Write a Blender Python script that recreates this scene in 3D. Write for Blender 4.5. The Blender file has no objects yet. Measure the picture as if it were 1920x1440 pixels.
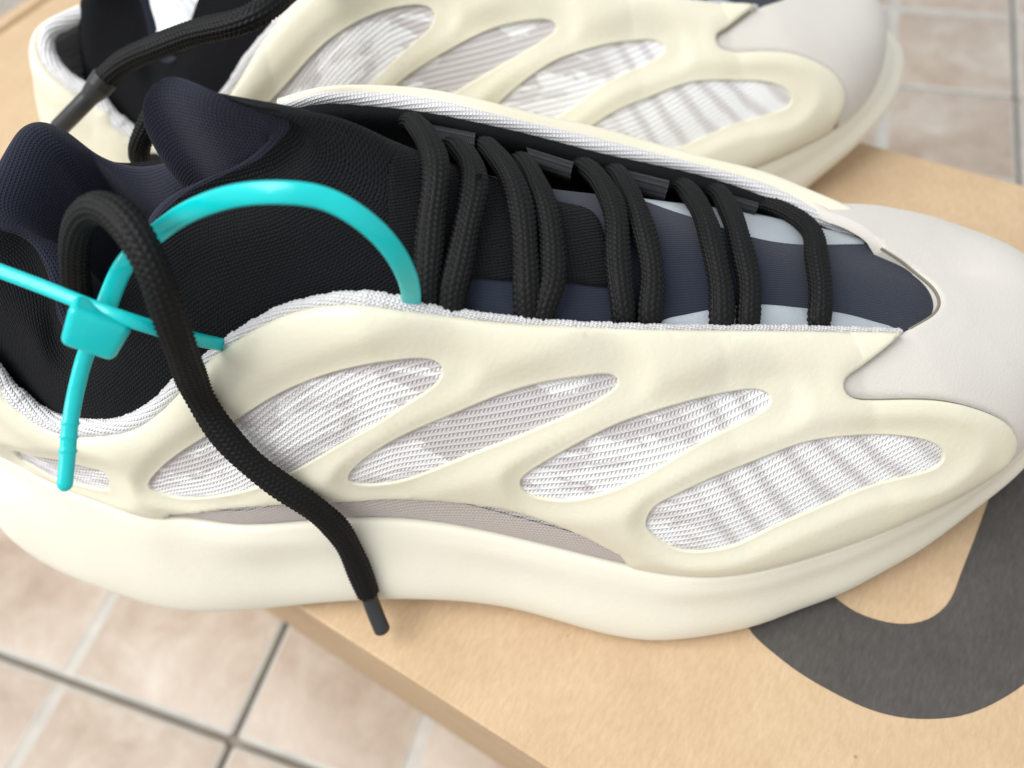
import bpy, bmesh, math, random
import numpy as np
from mathutils import Vector, Matrix
from mathutils.bvhtree import BVHTree
from mathutils.geometry import delaunay_2d_cdt

random.seed(7); rng = np.random.default_rng(7)
SC = bpy.context.scene
MM = 0.001

# ------------------------------------------------------------------ camera
CAM_H = 205.0                      # camera height above the box lid, mm
FPX = 1440.0                       # focal length in photo pixels (1920 wide): a 27 mm phone lens
RC = np.array([[0.981705368, -0.190406331, 0.0],
               [-0.158449935, -0.816943172, 0.554524546],
               [-0.105584984, -0.544379724, -0.832167367]])   # camera (right, down, forward) -> world
CAM = np.array([0.0, 0.0, CAM_H])
cam_d = bpy.data.cameras.new('camera'); cam_o = bpy.data.objects.new('camera', cam_d)
SC.collection.objects.link(cam_o); SC.camera = cam_o
cam_d.sensor_width = 36.0; cam_d.lens = 36.0 * FPX / 1920.0
cam_d.clip_start = 0.01; cam_d.clip_end = 50.0
M = Matrix.Identity(4)
for r in range(3):
    M[r][0] = RC[r, 0]; M[r][1] = -RC[r, 1]; M[r][2] = -RC[r, 2]
M[2][3] = CAM_H * MM
cam_o.matrix_world = M
cam_d.dof.use_dof = True; cam_d.dof.focus_distance = 0.165; cam_d.dof.aperture_fstop = 9.5

# ------------------------------------------------------------------ world, lamps, exposure
W = bpy.data.worlds.new('World'); SC.world = W; W.use_nodes = True
bg = W.node_tree.nodes['Background']
bg.inputs[0].default_value = (0.93, 0.97, 1.0, 1); bg.inputs[1].default_value = 0.72
def area(name, loc, target, size, size_y, power, col):
    d = bpy.data.lights.new(name, 'AREA'); o = bpy.data.objects.new(name, d)
    SC.collection.objects.link(o)
    d.shape = 'RECTANGLE'; d.size = size; d.size_y = size_y; d.energy = power; d.color = col
    o.location = loc
    o.rotation_euler = (Vector(target) - Vector(loc)).to_track_quat('-Z', 'Y').to_euler()
    return o
area('window_light', (-0.50, 0.06, 0.85), (0.02, 0.12, 0.0), 0.7, 0.7, 10.0, (1.0, 0.985, 0.95))
SC.view_settings.view_transform = 'Standard'; SC.view_settings.look = 'None'
SC.view_settings.exposure = 0.10; SC.view_settings.gamma = 1.0
SC.view_settings.use_curve_mapping = False

# ------------------------------------------------------------------ frames
TH = math.radians(-6.0); ORG = np.array([-105.0, 120.0])
AX = np.array([math.cos(TH), math.sin(TH)]); AY = np.array([-math.sin(TH), math.cos(TH)])
def w2s(w):                                   # world mm -> shoe mm
    w = np.atleast_2d(w); d = w[:, :2] - ORG
    return np.c_[d @ AX, d @ AY, w[:, 2]]
def s2w(s):
    s = np.atleast_2d(s)
    return np.c_[ORG + s[:, :1] * AX + s[:, 1:2] * AY, s[:, 2]]
CAM_S = w2s(CAM[None])[0]
def pxdir(p):
    p = np.atleast_2d(np.asarray(p, float))
    c = np.c_[(p[:, 0] - 960) / FPX, (p[:, 1] - 720) / FPX, np.ones(len(p))]
    return c @ RC.T
def L(p, z, frame='s'):                       # a sight line met at height z (mm)
    p = np.atleast_2d(np.asarray(p, float)); z = np.broadcast_to(np.asarray(z, float), (len(p),))
    d = pxdir(p); t = (z - CAM_H) / d[:, 2]
    w = np.c_[d[:, 0] * t, d[:, 1] * t, z]
    return w2s(w) if frame == 's' else w
def L3(lst): a = np.asarray(lst, float); return L(a[:, :2], a[:, 2])
def project(s):                               # shoe mm -> photo px
    c = (s2w(s) - CAM) @ RC
    return np.c_[960 + FPX * c[:, 0] / c[:, 2], 720 + FPX * c[:, 1] / c[:, 2]]
def sdir(p):                                  # ray directions in the shoe frame
    d = pxdir(p)
    return np.c_[d[:, :2] @ AX, d[:, :2] @ AY, d[:, 2]]

# ------------------------------------------------------------------ curve and mesh helpers
def cub(t, P, tq, closed=False):
    P = np.asarray(P, float); t = np.asarray(t, float)
    if closed:
        T = t[-1]; k = min(4, len(t) - 2)
        t2 = np.r_[t[-1 - k:-1] - T, t, t[1:1 + k] + T]; P2 = np.r_[P[-1 - k:-1], P, P[1:1 + k]]
        return cub(t2, P2, tq)
    n = len(t)
    if n == 2:
        a = ((tq - t[0]) / (t[1] - t[0]))[:, None]; return P[0] * (1 - a) + P[1] * a
    h = np.diff(t); A = np.zeros((n, n)); B = np.zeros_like(P)
    A[0, 0] = A[-1, -1] = 1
    for i in range(1, n - 1):
        A[i, i - 1] = h[i - 1]; A[i, i] = 2 * (h[i - 1] + h[i]); A[i, i + 1] = h[i]
        B[i] = 6 * ((P[i + 1] - P[i]) / h[i] - (P[i] - P[i - 1]) / h[i - 1])
    m = np.linalg.solve(A, B)
    i = np.clip(np.searchsorted(t, tq) - 1, 0, n - 2); hh = h[i][:, None]
    a = (t[i + 1] - tq)[:, None]; b = (tq - t[i])[:, None]
    return (m[i] * a ** 3 + m[i + 1] * b ** 3) / (6 * hh) + (P[i] / hh - m[i] * hh / 6) * a + (P[i + 1] / hh - m[i + 1] * hh / 6) * b
def spl(P, n, closed=False, power=0.6):
    P = np.asarray(P, float)
    if closed: P = np.r_[P, P[:1]]
    d = np.linalg.norm(np.diff(P, axis=0), axis=1) ** power; t = np.r_[0, np.cumsum(d)]
    q = np.linspace(0, t[-1], max(n * 4, 200)); D = cub(t, P, q, closed)
    s = np.r_[0, np.cumsum(np.linalg.norm(np.diff(D, axis=0), axis=1))]
    sq = np.linspace(0, s[-1], n + 1 if closed else n)
    R = np.stack([np.interp(sq, s, D[:, k]) for k in range(P.shape[1])], 1)
    return R[:-1] if closed else R
def poly_len(P): return float(np.linalg.norm(np.diff(P, axis=0), axis=1).sum())
def cl_interp(x, xs, ys): return np.interp(x, xs, ys)
def smooth(t): t = np.clip(t, 0, 1); return t * t * (3 - 2 * t)
def hash1(i): return np.modf(np.abs(np.sin(np.asarray(i) * 12.9898) * 43758.5453))[0]

def mesh_obj(name, V, F, mat, parent=None, uv=None, smooth_sh=True):
    me = bpy.data.meshes.new(name)
    me.from_pydata((np.asarray(V) * MM).tolist(), [], [list(map(int, f)) for f in F]); me.update()
    if smooth_sh: me.polygons.foreach_set('use_smooth', [True] * len(me.polygons))
    if uv is not None:
        lay = me.uv_layers.new(name='uv'); idx = np.empty(len(me.loops), int); me.loops.foreach_get('vertex_index', idx)
        lay.data.foreach_set('uv', (np.asarray(uv)[idx] * 0.1).ravel())
    me.materials.append(mat)
    o = bpy.data.objects.new(name, me); SC.collection.objects.link(o)
    if parent is not None: o.parent = parent
    return o
def grid_faces(n, m, cu=False, cv=False, flip=False):
    F = []
    for i in range(n if cu else n - 1):
        for j in range(m if cv else m - 1):
            a = i * m + j; b = ((i + 1) % n) * m + j; c = ((i + 1) % n) * m + (j + 1) % m; d = i * m + (j + 1) % m
            F.append((a, d, c, b) if flip else (a, b, c, d))
    return F
def grid_uv(G):
    n, m = G.shape[:2]
    u = np.zeros((n, m)); v = np.zeros((n, m))
    du = np.linalg.norm(np.diff(G, axis=0), axis=2).mean(1); u[1:] = np.cumsum(du)[:, None]
    dv = np.linalg.norm(np.diff(G, axis=1), axis=2).mean(0); v[:, 1:] = np.cumsum(dv)[None]
    return np.stack([u.ravel(), v.ravel()], 1)
def loft(rows, nu, nv, closed_u=False, power=0.7):
    """rows: guide curves (arrays of 3D points), lofted across; returns grid nu x nv"""
    R = np.stack([spl(np.asarray(r, float), nu, closed_u) for r in rows], 0)
    t = np.r_[0, np.cumsum(np.linalg.norm(np.diff(R, axis=0), axis=2).mean(1) ** power)]
    q = np.linspace(0, t[-1], nv)
    G = cub(t, R.reshape(len(rows), -1), q).reshape(nv, nu, 3)
    return np.transpose(G, (1, 0, 2))
def loft_obj(name, G, mat, parent, closed_u=False, flip=False, uv=None):
    n, m = G.shape[:2]
    return mesh_obj(name, G.reshape(-1, 3), grid_faces(n, m, closed_u, False, flip), mat, parent, grid_uv(G) if uv is None else uv)
def frames(P, up=None):
    T = np.gradient(P, axis=0); T /= np.linalg.norm(T, axis=1)[:, None] + 1e-12
    N = np.zeros_like(P)
    u = np.array(up if up is not None else (0, 0, 1.0), float)
    v = u - T[0] * (u @ T[0])
    if np.linalg.norm(v) < 1e-3: v = np.cross(T[0], (1, 0, 0))
    v /= np.linalg.norm(v)
    for i in range(len(P)):
        v = v - T[i] * (v @ T[i]); v /= np.linalg.norm(v) + 1e-12; N[i] = v
    return T, N, np.cross(T, N)
def tube(name, P, ra, rb, nr, mat, parent, rfun=None, up=None, cap=True, N=None):
    """swept oval tube: ra along the frame's side, rb along its up"""
    n = len(P); T, Nn, B = frames(P, up)
    if N is not None:
        Nn = N - T * (N * T).sum(1)[:, None]; Nn /= np.linalg.norm(Nn, axis=1)[:, None]; B = np.cross(T, Nn)
    ra = np.broadcast_to(ra, (n,)); rb = np.broadcast_to(rb, (n,))
    th = np.linspace(0, 2 * np.pi, nr, endpoint=False)
    s = np.r_[0, np.cumsum(np.linalg.norm(np.diff(P, axis=0), axis=1))]
    k = np.ones((n, nr))
    add = np.zeros((n, nr)) if rfun is None else rfun(s[:, None], th[None, :])
    ca, sa = np.cos(th), np.sin(th)
    V = P[:, None] + B[:, None] * ((ra[:, None] + add) * ca)[:, :, None] + Nn[:, None] * ((rb[:, None] + add) * sa)[:, :, None]
    V = V.reshape(-1, 3); F = grid_faces(n, nr, False, True)
    uv = np.stack([np.repeat(s, nr), np.tile(th, n) * float(np.mean(ra))], 1)
    if cap:
        V = np.r_[V, P[:1], P[-1:]]; uv = np.r_[uv, uv[:1], uv[-1:]]
        a, b = n * nr, n * nr + 1
        for j in range(nr):
            F.append((a, j, (j + 1) % nr)); F.append((b, (n - 1) * nr + (j + 1) % nr, (n - 1) * nr + j))
    return mesh_obj(name, V, F, mat, parent, uv)
def empty(name, loc=(0, 0, 0), rz=0.0):
    o = bpy.data.objects.new(name, None); SC.collection.objects.link(o); o.location = loc; o.rotation_euler = (0, 0, rz)
    o.empty_display_size = 0.02
    return o
def tag(o, label, cat, group=None):
    o['label'] = label; o['category'] = cat
    if group: o['group'] = group
    return o

# ------------------------------------------------------------------ materials
def nm(name):
    m = bpy.data.materials.new(name); m.use_nodes = True
    return m, m.node_tree.nodes, m.node_tree.links, m.node_tree.nodes['Principled BSDF']
def node(ns, t, **kw):
    n = ns.new(t)
    for k, v in kw.items():
        if k.startswith('i_'):
            n.inputs[k[2:].replace('_', ' ')].default_value = v
        else: setattr(n, k, v)
    return n
def mathn(ns, ls, op, a, b=None):
    n = ns.new('ShaderNodeMath'); n.operation = op
    for i, x in enumerate((a, b)):
        if x is None: continue
        if hasattr(x, 'links'): ls.new(x, n.inputs[i])
        else: n.inputs[i].default_value = x
    return n.outputs[0]
def ramp(ns, ls, fac, stops):
    n = ns.new('ShaderNodeValToRGB'); ls.new(fac, n.inputs[0])
    e = n.color_ramp.elements
    while len(e) < len(stops): e.new(0.5)
    for k, (p, c) in zip(e, stops): k.position = p; k.color = (*c, 1) if len(c) == 3 else c
    return n.outputs[0]
def bump(ns, ls, hgt, strength, dist, prev=None):
    b = ns.new('ShaderNodeBump'); b.inputs['Strength'].default_value = strength; b.inputs['Distance'].default_value = dist
    ls.new(hgt, b.inputs['Height'])
    if prev is not None: ls.new(prev, b.inputs['Normal'])
    return b.outputs[0]
def noise(ns, ls, co, scale, detail=3, rough=0.55, dist=0.0):
    n = ns.new('ShaderNodeTexNoise'); n.inputs['Scale'].default_value = scale; n.inputs['Detail'].default_value = detail
    n.inputs['Roughness'].default_value = rough; n.inputs['Distortion'].default_value = dist
    if co is not None: ls.new(co, n.inputs['Vector'])
    return n.outputs[0]
def mapping(ns, ls, co, scale=(1, 1, 1), rot=(0, 0, 0)):
    m = ns.new('ShaderNodeMapping'); m.inputs['Scale'].default_value = scale; m.inputs['Rotation'].default_value = rot
    ls.new(co, m.inputs['Vector']); return m.outputs[0]
def coords(ns): n = ns.new('ShaderNodeTexCoord'); return n.outputs['UV'], n.outputs['Object']

def mat_rubber(name, col, col2, rough=0.42, sss=0.12, nscale=900, spec=0.4):
    m, ns, ls, p = nm(name); uv, ob = coords(ns)
    f = noise(ns, ls, ob, 28, 4)
    ls.new(ramp(ns, ls, f, [(0.3, col), (0.7, col2)]), p.inputs['Base Color'])
    p.inputs['Roughness'].default_value = rough; p.inputs['Specular IOR Level'].default_value = spec
    p.inputs['Subsurface Weight'].default_value = sss; p.inputs['Subsurface Radius'].default_value = (1.0, 0.8, 0.5)
    p.inputs['Subsurface Scale'].default_value = 0.0025
    fine = noise(ns, ls, ob, nscale, 3)
    n1 = bump(ns, ls, fine, 0.22, 0.0004)
    ls.new(bump(ns, ls, noise(ns, ls, ob, 90, 2), 0.05, 0.0012, n1), p.inputs['Normal'])
    return m
def mat_knit(name, base, dark, row, stitch, rot, strength=0.6, depth=0.0006, rough=0.9, sheen=0.3, blotch=None, wob=0.35):
    """knitted cloth: rows of v-shaped stitches laid out in millimetres on the cloth"""
    m, ns, ls, p = nm(name); uv, ob = coords(ns)
    w = mapping(ns, ls, uv, (1, 1, 1), (0, 0, rot))
    wn = ns.new('ShaderNodeTexNoise'); wn.inputs['Scale'].default_value = 3.0; ls.new(w, wn.inputs['Vector'])
    mx = ns.new('ShaderNodeMix'); mx.data_type = 'VECTOR'; mx.inputs[0].default_value = 0.04 * wob
    ls.new(w, mx.inputs[4]); ls.new(wn.outputs[1], mx.inputs[5])
    sx = ns.new('ShaderNodeSeparateXYZ'); ls.new(mx.outputs[1], sx.inputs[0])
    U = mathn(ns, ls, 'MULTIPLY', sx.outputs[0], 10.0 / stitch); V = mathn(ns, ls, 'MULTIPLY', sx.outputs[1], 10.0 / row)
    fv = mathn(ns, ls, 'FRACT', V)
    tri = mathn(ns, ls, 'ABSOLUTE', mathn(ns, ls, 'SUBTRACT', fv, 0.5))          # 0 mid row .. 0.5 edge
    ph = mathn(ns, ls, 'ADD', U, mathn(ns, ls, 'MULTIPLY', tri, 1.2))
    st = mathn(ns, ls, 'SINE', mathn(ns, ls, 'MULTIPLY', ph, 2 * math.pi))
    st = mathn(ns, ls, 'ADD', mathn(ns, ls, 'MULTIPLY', st, 0.5), 0.5)
    rw = mathn(ns, ls, 'SINE', mathn(ns, ls, 'MULTIPLY', fv, math.pi))
    h = mathn(ns, ls, 'MULTIPLY', mathn(ns, ls, 'POWER', rw, 0.7), mathn(ns, ls, 'ADD', mathn(ns, ls, 'MULTIPLY', st, 0.65), 0.35))
    fz = noise(ns, ls, ob, 1500, 2)
    h2 = mathn(ns, ls, 'ADD', h, mathn(ns, ls, 'MULTIPLY', fz, 0.35))
    c1 = ramp(ns, ls, h2, [(0.15, dark), (0.85, base)])
    if blotch is not None:
        bc, bsc, brot, bsc2, brot2 = blotch
        bn = noise(ns, ls, mapping(ns, ls, mapping(ns, ls, uv, (1, 1, 1), (0, 0, brot)), bsc), 1.0, 4, 0.6, 0.5)
        wv = ns.new('ShaderNodeTexWave'); wv.bands_direction = 'X'; wv.inputs['Scale'].default_value = bsc2
        wv.inputs['Distortion'].default_value = 2.2; wv.inputs['Detail'].default_value = 3.0; wv.inputs['Detail Scale'].default_value = 1.6
        ls.new(mapping(ns, ls, uv, (1, 1, 1), (0, 0, brot2)), wv.inputs['Vector'])
        zn = noise(ns, ls, mapping(ns, ls, mapping(ns, ls, uv, (1, 1, 1), (0, 0, brot - .1)), (0.28, 1.0, 1)), 1.0, 5, 0.65, 0.3)
        m1a = ramp(ns, ls, bn, [(0.52, (0, 0, 0)), (0.60, (0.8, 0.8, 0.8))]); zz = ramp(ns, ls, zn, [(0.48, (0, 0, 0)), (0.51, (1, 1, 1))])
        m1 = mathn(ns, ls, 'MAXIMUM', m1a, zz); m2 = ramp(ns, ls, wv.outputs['Fac'], [(0.35, (0, 0, 0)), (1.0, (0.85, 0.85, 0.85))])
        sxu = ns.new('ShaderNodeSeparateXYZ'); ls.new(uv, sxu.inputs[0])
        fm = ns.new('ShaderNodeMix'); fm.data_type = 'FLOAT'
        fr = ns.new('ShaderNodeMapRange'); fr.inputs[1].default_value = 7.5; fr.inputs[2].default_value = 9.0; ls.new(sxu.outputs[0], fr.inputs[0])
        ls.new(fr.outputs[0], fm.inputs[0]); ls.new(m2, fm.inputs[2]); ls.new(m1, fm.inputs[3])
        bm = fm.outputs[0]
        mc = ns.new('ShaderNodeMix'); mc.data_type = 'RGBA'; ls.new(bm, mc.inputs[0]); ls.new(c1, mc.inputs[6])
        ls.new(ramp(ns, ls, h2, [(0.15, tuple(c * .86 for c in bc)), (0.85, bc)]), mc.inputs[7]); c1 = mc.outputs[2]
    ls.new(c1, p.inputs['Base Color'])
    p.inputs['Roughness'].default_value = rough; p.inputs['Sheen Weight'].default_value = sheen
    p.inputs['Sheen Roughness'].default_value = 0.5; p.inputs['Specular IOR Level'].default_value = 0.10
    ls.new(bump(ns, ls, h2, strength, depth), p.inputs['Normal'])
    return m
def mat_plain(name, col, rough=0.5, bsc=400, bst=0.1, spec=0.5, metal=0.0, sheen=0.0, var=0.11):
    m, ns, ls, p = nm(name); uv, ob = coords(ns)
    f = noise(ns, ls, ob, 60, 4); c2 = tuple(min(1, c * (1 + var)) for c in col); c1 = tuple(c * (1 - var) for c in col)
    ls.new(ramp(ns, ls, f, [(0.3, c1), (0.7, c2)]), p.inputs['Base Color'])
    p.inputs['Roughness'].default_value = rough; p.inputs['Specular IOR Level'].default_value = spec; p.inputs['Metallic'].default_value = metal
    p.inputs['Sheen Weight'].default_value = sheen
    ls.new(bump(ns, ls, noise(ns, ls, ob, bsc, 3), bst, 0.0004), p.inputs['Normal'])
    return m
def mat_board(name, c1, c2, rough=0.85):
    m, ns, ls, p = nm(name); uv, ob = coords(ns)
    fib = noise(ns, ls, mapping(ns, ls, ob, (900, 300, 300), (0, 0, 0.5)), 1.0, 4, 0.7)
    blo = noise(ns, ls, ob, 60, 5, 0.6)
    s = mathn(ns, ls, 'ADD', mathn(ns, ls, 'MULTIPLY', fib, 0.6), mathn(ns, ls, 'MULTIPLY', blo, 0.4))
    base = ramp(ns, ls, s, [(0.36, c1), (0.52, tuple((a + b) / 2 for a, b in zip(c1, c2))), (0.66, c2)])
    vo = ns.new('ShaderNodeTexVoronoi'); vo.inputs['Scale'].default_value = 110; ls.new(ob, vo.inputs['Vector'])
    sp = ramp(ns, ls, vo.outputs['Distance'], [(0.03, (1, 1, 1)), (0.07, (0, 0, 0))])
    sel = ramp(ns, ls, noise(ns, ls, ob, 160, 1), [(0.60, (0, 0, 0)), (0.64, (1, 1, 1))])
    k = mathn(ns, ls, 'MULTIPLY', sp, sel)
    mc = ns.new('ShaderNodeMix'); mc.data_type = 'RGBA'; ls.new(mathn(ns, ls, 'MULTIPLY', k, 0.5), mc.inputs[0]); ls.new(base, mc.inputs[6])
    mc.inputs[7].default_value = (*tuple(c * 0.35 for c in c1), 1)
    ls.new(mc.outputs[2], p.inputs['Base Color'])
    p.inputs['Roughness'].default_value = rough; p.inputs['Specular IOR Level'].default_value = 0.25
    ls.new(bump(ns, ls, s, 0.25, 0.0004), p.inputs['Normal'])
    return m
def mat_tile(name):
    m, ns, ls, p = nm(name); uv, ob = coords(ns)
    inf = ns.new('ShaderNodeObjectInfo'); ad = ns.new('ShaderNodeVectorMath'); ad.operation = 'ADD'
    ls.new(ob, ad.inputs[0]); 
    sc = ns.new('ShaderNodeVectorMath'); sc.operation = 'SCALE'; ls.new(inf.outputs['Location'], sc.inputs[0]); sc.inputs['Scale'].default_value = 3.7
    ls.new(sc.outputs[0], ad.inputs[1]); co = ad.outputs[0]
    a = noise(ns, ls, co, 22, 6, 0.62, 0.6); b = noise(ns, ls, co, 75, 5, 0.65, 0.3)
    s = mathn(ns, ls, 'ADD', mathn(ns, ls, 'MULTIPLY', a, 0.62), mathn(ns, ls, 'MULTIPLY', b, 0.38))
    base = ramp(ns, ls, s, [(0.34, (0.38, 0.295, 0.23)), (0.46, (0.46, 0.37, 0.30)), (0.54, (0.51, 0.43, 0.36)), (0.66, (0.60, 0.545, 0.475))])
    ls.new(base, p.inputs['Base Color'])
    ls.new(ramp(ns, ls, b, [(0.3, (0.30,) * 3), (0.7, (0.45,) * 3)]), p.inputs['Roughness'])
    p.inputs['Specular IOR Level'].default_value = 0.5
    ls.new(bump(ns, ls, s, 0.25, 0.0012), p.inputs['Normal'])
    return m

MT = {}
MT['cage'] = mat_rubber('cream_cage_rubber', (0.75, 0.71, 0.565), (0.785, 0.75, 0.61), 0.40)
MT['sole'] = mat_rubber('cream_midsole_foam', (0.795, 0.755, 0.63), (0.825, 0.79, 0.68), 0.55, 0.10)
MT['knit'] = mat_knit('white_knit', (0.99, 0.99, 0.995), (0.80, 0.79, 0.80), 1.1, 1.0, 0.30, 0.75, 0.0007, 0.75, 0.2,
                      ((0.69, 0.65, 0.65), (0.55, 3.8, 1), 0.22, 0.42, 0.70))
MT['gapknit'] = mat_knit('grey_beige_knit', (0.60, 0.54, 0.51), (0.42, 0.37, 0.35), 0.9, 0.9, 0.3, 0.6, 0.0005, 0.8, 0.2)
MT['piping'] = mat_knit('white_piping_knit', (0.90, 0.89, 0.905), (0.66, 0.64, 0.665), 0.9, 0.8, 0.2, 0.8, 0.0006, 0.7, 0.3)
MT['cap'] = mat_plain('pale_grey_nubuck', (0.64, 0.605, 0.56), 0.72, 1600, 0.25, 0.3, sheen=0.15, var=0.025)
MT['tongue_knit'] = mat_knit('black_coarse_knit', (0.014, 0.0145, 0.018), (0.003, 0.003, 0.004), 0.75, 0.9, 0.15, 1.0, 0.0007, 0.8, 0.03, None, 1.6)
MT['navy'] = mat_knit('navy_neoprene_knit', (0.018, 0.020, 0.036), (0.007, 0.008, 0.015), 0.75, 0.55, 0.05, 0.6, 0.0004, 0.7, 0.15, None, 0.3)
MT['navy2'] = mat_knit('slate_navy_neoprene', (0.024, 0.030, 0.050), (0.013, 0.016, 0.028), 0.55, 0.45, 1.5, 0.4, 0.0003, 0.7, 0.15, None, 0.2)
MT['lining'] = mat_knit('black_lining', (0.025, 0.028, 0.047), (0.008, 0.009, 0.017), 0.8, 0.6, 0.1, 0.6, 0.0004, 0.8, 0.1)
MT['black'] = mat_plain('black_edge_binding', (0.008, 0.009, 0.0095), 0.9, 900, 0.5, 0.1)
MT['lace'] = mat_plain('black_lace_yarn', (0.0065, 0.0065, 0.007), 0.5, 2500, 0.4, 0.19)
MT['aglet'] = mat_plain('black_aglet_plastic', (0.022, 0.022, 0.024), 0.38, 500, 0.05, 0.5)
MT['reflect'] = mat_plain('silver_reflective_film', (0.42, 0.46, 0.50), 0.5, 2200, 0.35, 0.4, 0.15)
MT['webbing'] = mat_knit('black_ribbed_webbing', (0.030, 0.033, 0.044), (0.008, 0.009, 0.012), 1.0, 0.5, 0.0, 1.0, 0.0009, 0.75, 0.1)
MT['teal'] = mat_rubber('teal_plastic', (0.0, 0.54, 0.55), (0.0, 0.56, 0.57), 0.28, 0.10, 500, 0.5)
MT['board'] = mat_board('kraft_cardboard', (0.51, 0.36, 0.22), (0.62, 0.46, 0.30))
MT['ink'] = mat_board('dark_grey_ink', (0.062, 0.056, 0.052), (0.100, 0.092, 0.086), 0.7)
MT['tile'] = mat_tile('mottled_beige_tile')
MT['groove_and_highlight'] = mat_plain('pale_joint_and_edge_highlight', (0.52, 0.495, 0.455), 0.5, 300, 0.2)
MT['grout'] = mat_plain('grey_brown_grout', (0.27, 0.24, 0.205), 0.9, 500, 0.5)
MT['seam'] = mat_plain('olive_grey_seam', (0.20, 0.185, 0.14), 0.8, 600, 0.2, 0.2)
MT['tissue'] = mat_plain('white_tissue', (0.80, 0.82, 0.84), 0.8, 300, 0.2)

# ------------------------------------------------------------------ floor and boxes
FLOOR_Z = -130.0
TA = math.radians(-26.8); TU = np.array([math.cos(TA), math.sin(TA)]); TV = np.array([-math.sin(TA), math.cos(TA)])
KF = (CAM_H - FLOOR_Z) / 420.0
def build_floor():
    fl = mesh_obj('floor', [(-2500, -2500, FLOOR_Z - 4.5), (2500, -2500, FLOOR_Z - 4.5), (2500, 2500, FLOOR_Z - 4.5), (-2500, 2500, FLOOR_Z - 4.5)],
                  [(0, 1, 2, 3)], MT['grout'])
    fl['kind'] = 'structure'
    P = 218 * KF
    ul = [-202.4 * KF - P * k for k in range(4, 0, -1)] + [-202.4 * KF, -11.0 * KF, 180 * KF] + [180 * KF + P * k for k in range(1, 4)]
    vl = [2.6 * KF - P * k for k in range(3, 0, -1)] + [2.6 * KF, 201.6 * KF, 400.6 * KF, 599.6 * KF] + [599.6 * KF + P * k for k in range(1, 4)]
    g = 1.15
    EF = []
    def pad(bm_v, bm_f, x0, x1, y0, y1, zt, zb, r, s=1.6):
        b = len(bm_v)
        for (e, z) in ((0, zb), (0, zt - s * .8), (s * 0.35, zt - s * 0.22), (s, zt)):
            pts = []
            for cx, cy, a0 in ((x1 - r, y1 - r, 0), (x0 + r, y1 - r, 90), (x0 + r, y0 + r, 180), (x1 - r, y0 + r, 270)):
                for k in range(3):
                    a = math.radians(a0 + 45 * k); rr = max(r - e, 0.2)
                    pts.append((cx + rr * math.cos(a), cy + rr * math.sin(a), z))
            bm_v += pts
        for l in range(3):
            for k in range(12):
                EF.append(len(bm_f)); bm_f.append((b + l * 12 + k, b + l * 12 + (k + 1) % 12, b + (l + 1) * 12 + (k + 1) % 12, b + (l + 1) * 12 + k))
        bm_f.append(tuple(b + 36 + k for k in range(12)))
    for i in range(len(ul) - 1):
        for j in range(len(vl) - 1):
            w, h = (ul[i + 1] - ul[i]) / 2 - g, (vl[j + 1] - vl[j]) / 2 - g
            cu, cv = (ul[i] + ul[i + 1]) / 2, (vl[j] + vl[j + 1]) / 2
            c = cu * TU + cv * TV
            V, F = [], []; EF.clear()
            for sx in (-1, 1):
                for sy in (-1, 1):
                    x0, x1 = sorted((sx * 1.3, sx * w)); y0, y1 = sorted((sy * 1.3, sy * h))
                    pad(V, F, x0, x1, y0, y1, 0.0, -4.0, 2.8, 2.4)
            o = mesh_obj('tile', V, F, MT['tile'], fl); o.data.materials.append(MT['groove_and_highlight'])
            for k in EF: o.data.polygons[k].material_index = 1  # bevel faces take the pale joint colour: a painted highlight along tile edges
            o.location = (c[0] * MM, c[1] * MM, (FLOOR_Z + random.uniform(-.25, .1)) * MM); o.rotation_euler = (0, 0, TA)
            V, F = [], []
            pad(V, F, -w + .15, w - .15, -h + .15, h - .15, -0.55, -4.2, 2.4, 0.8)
            o2 = mesh_obj('tile_joint', V, F, MT['groove_and_highlight'], fl)
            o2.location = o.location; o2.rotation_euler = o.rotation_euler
build_floor()

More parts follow.
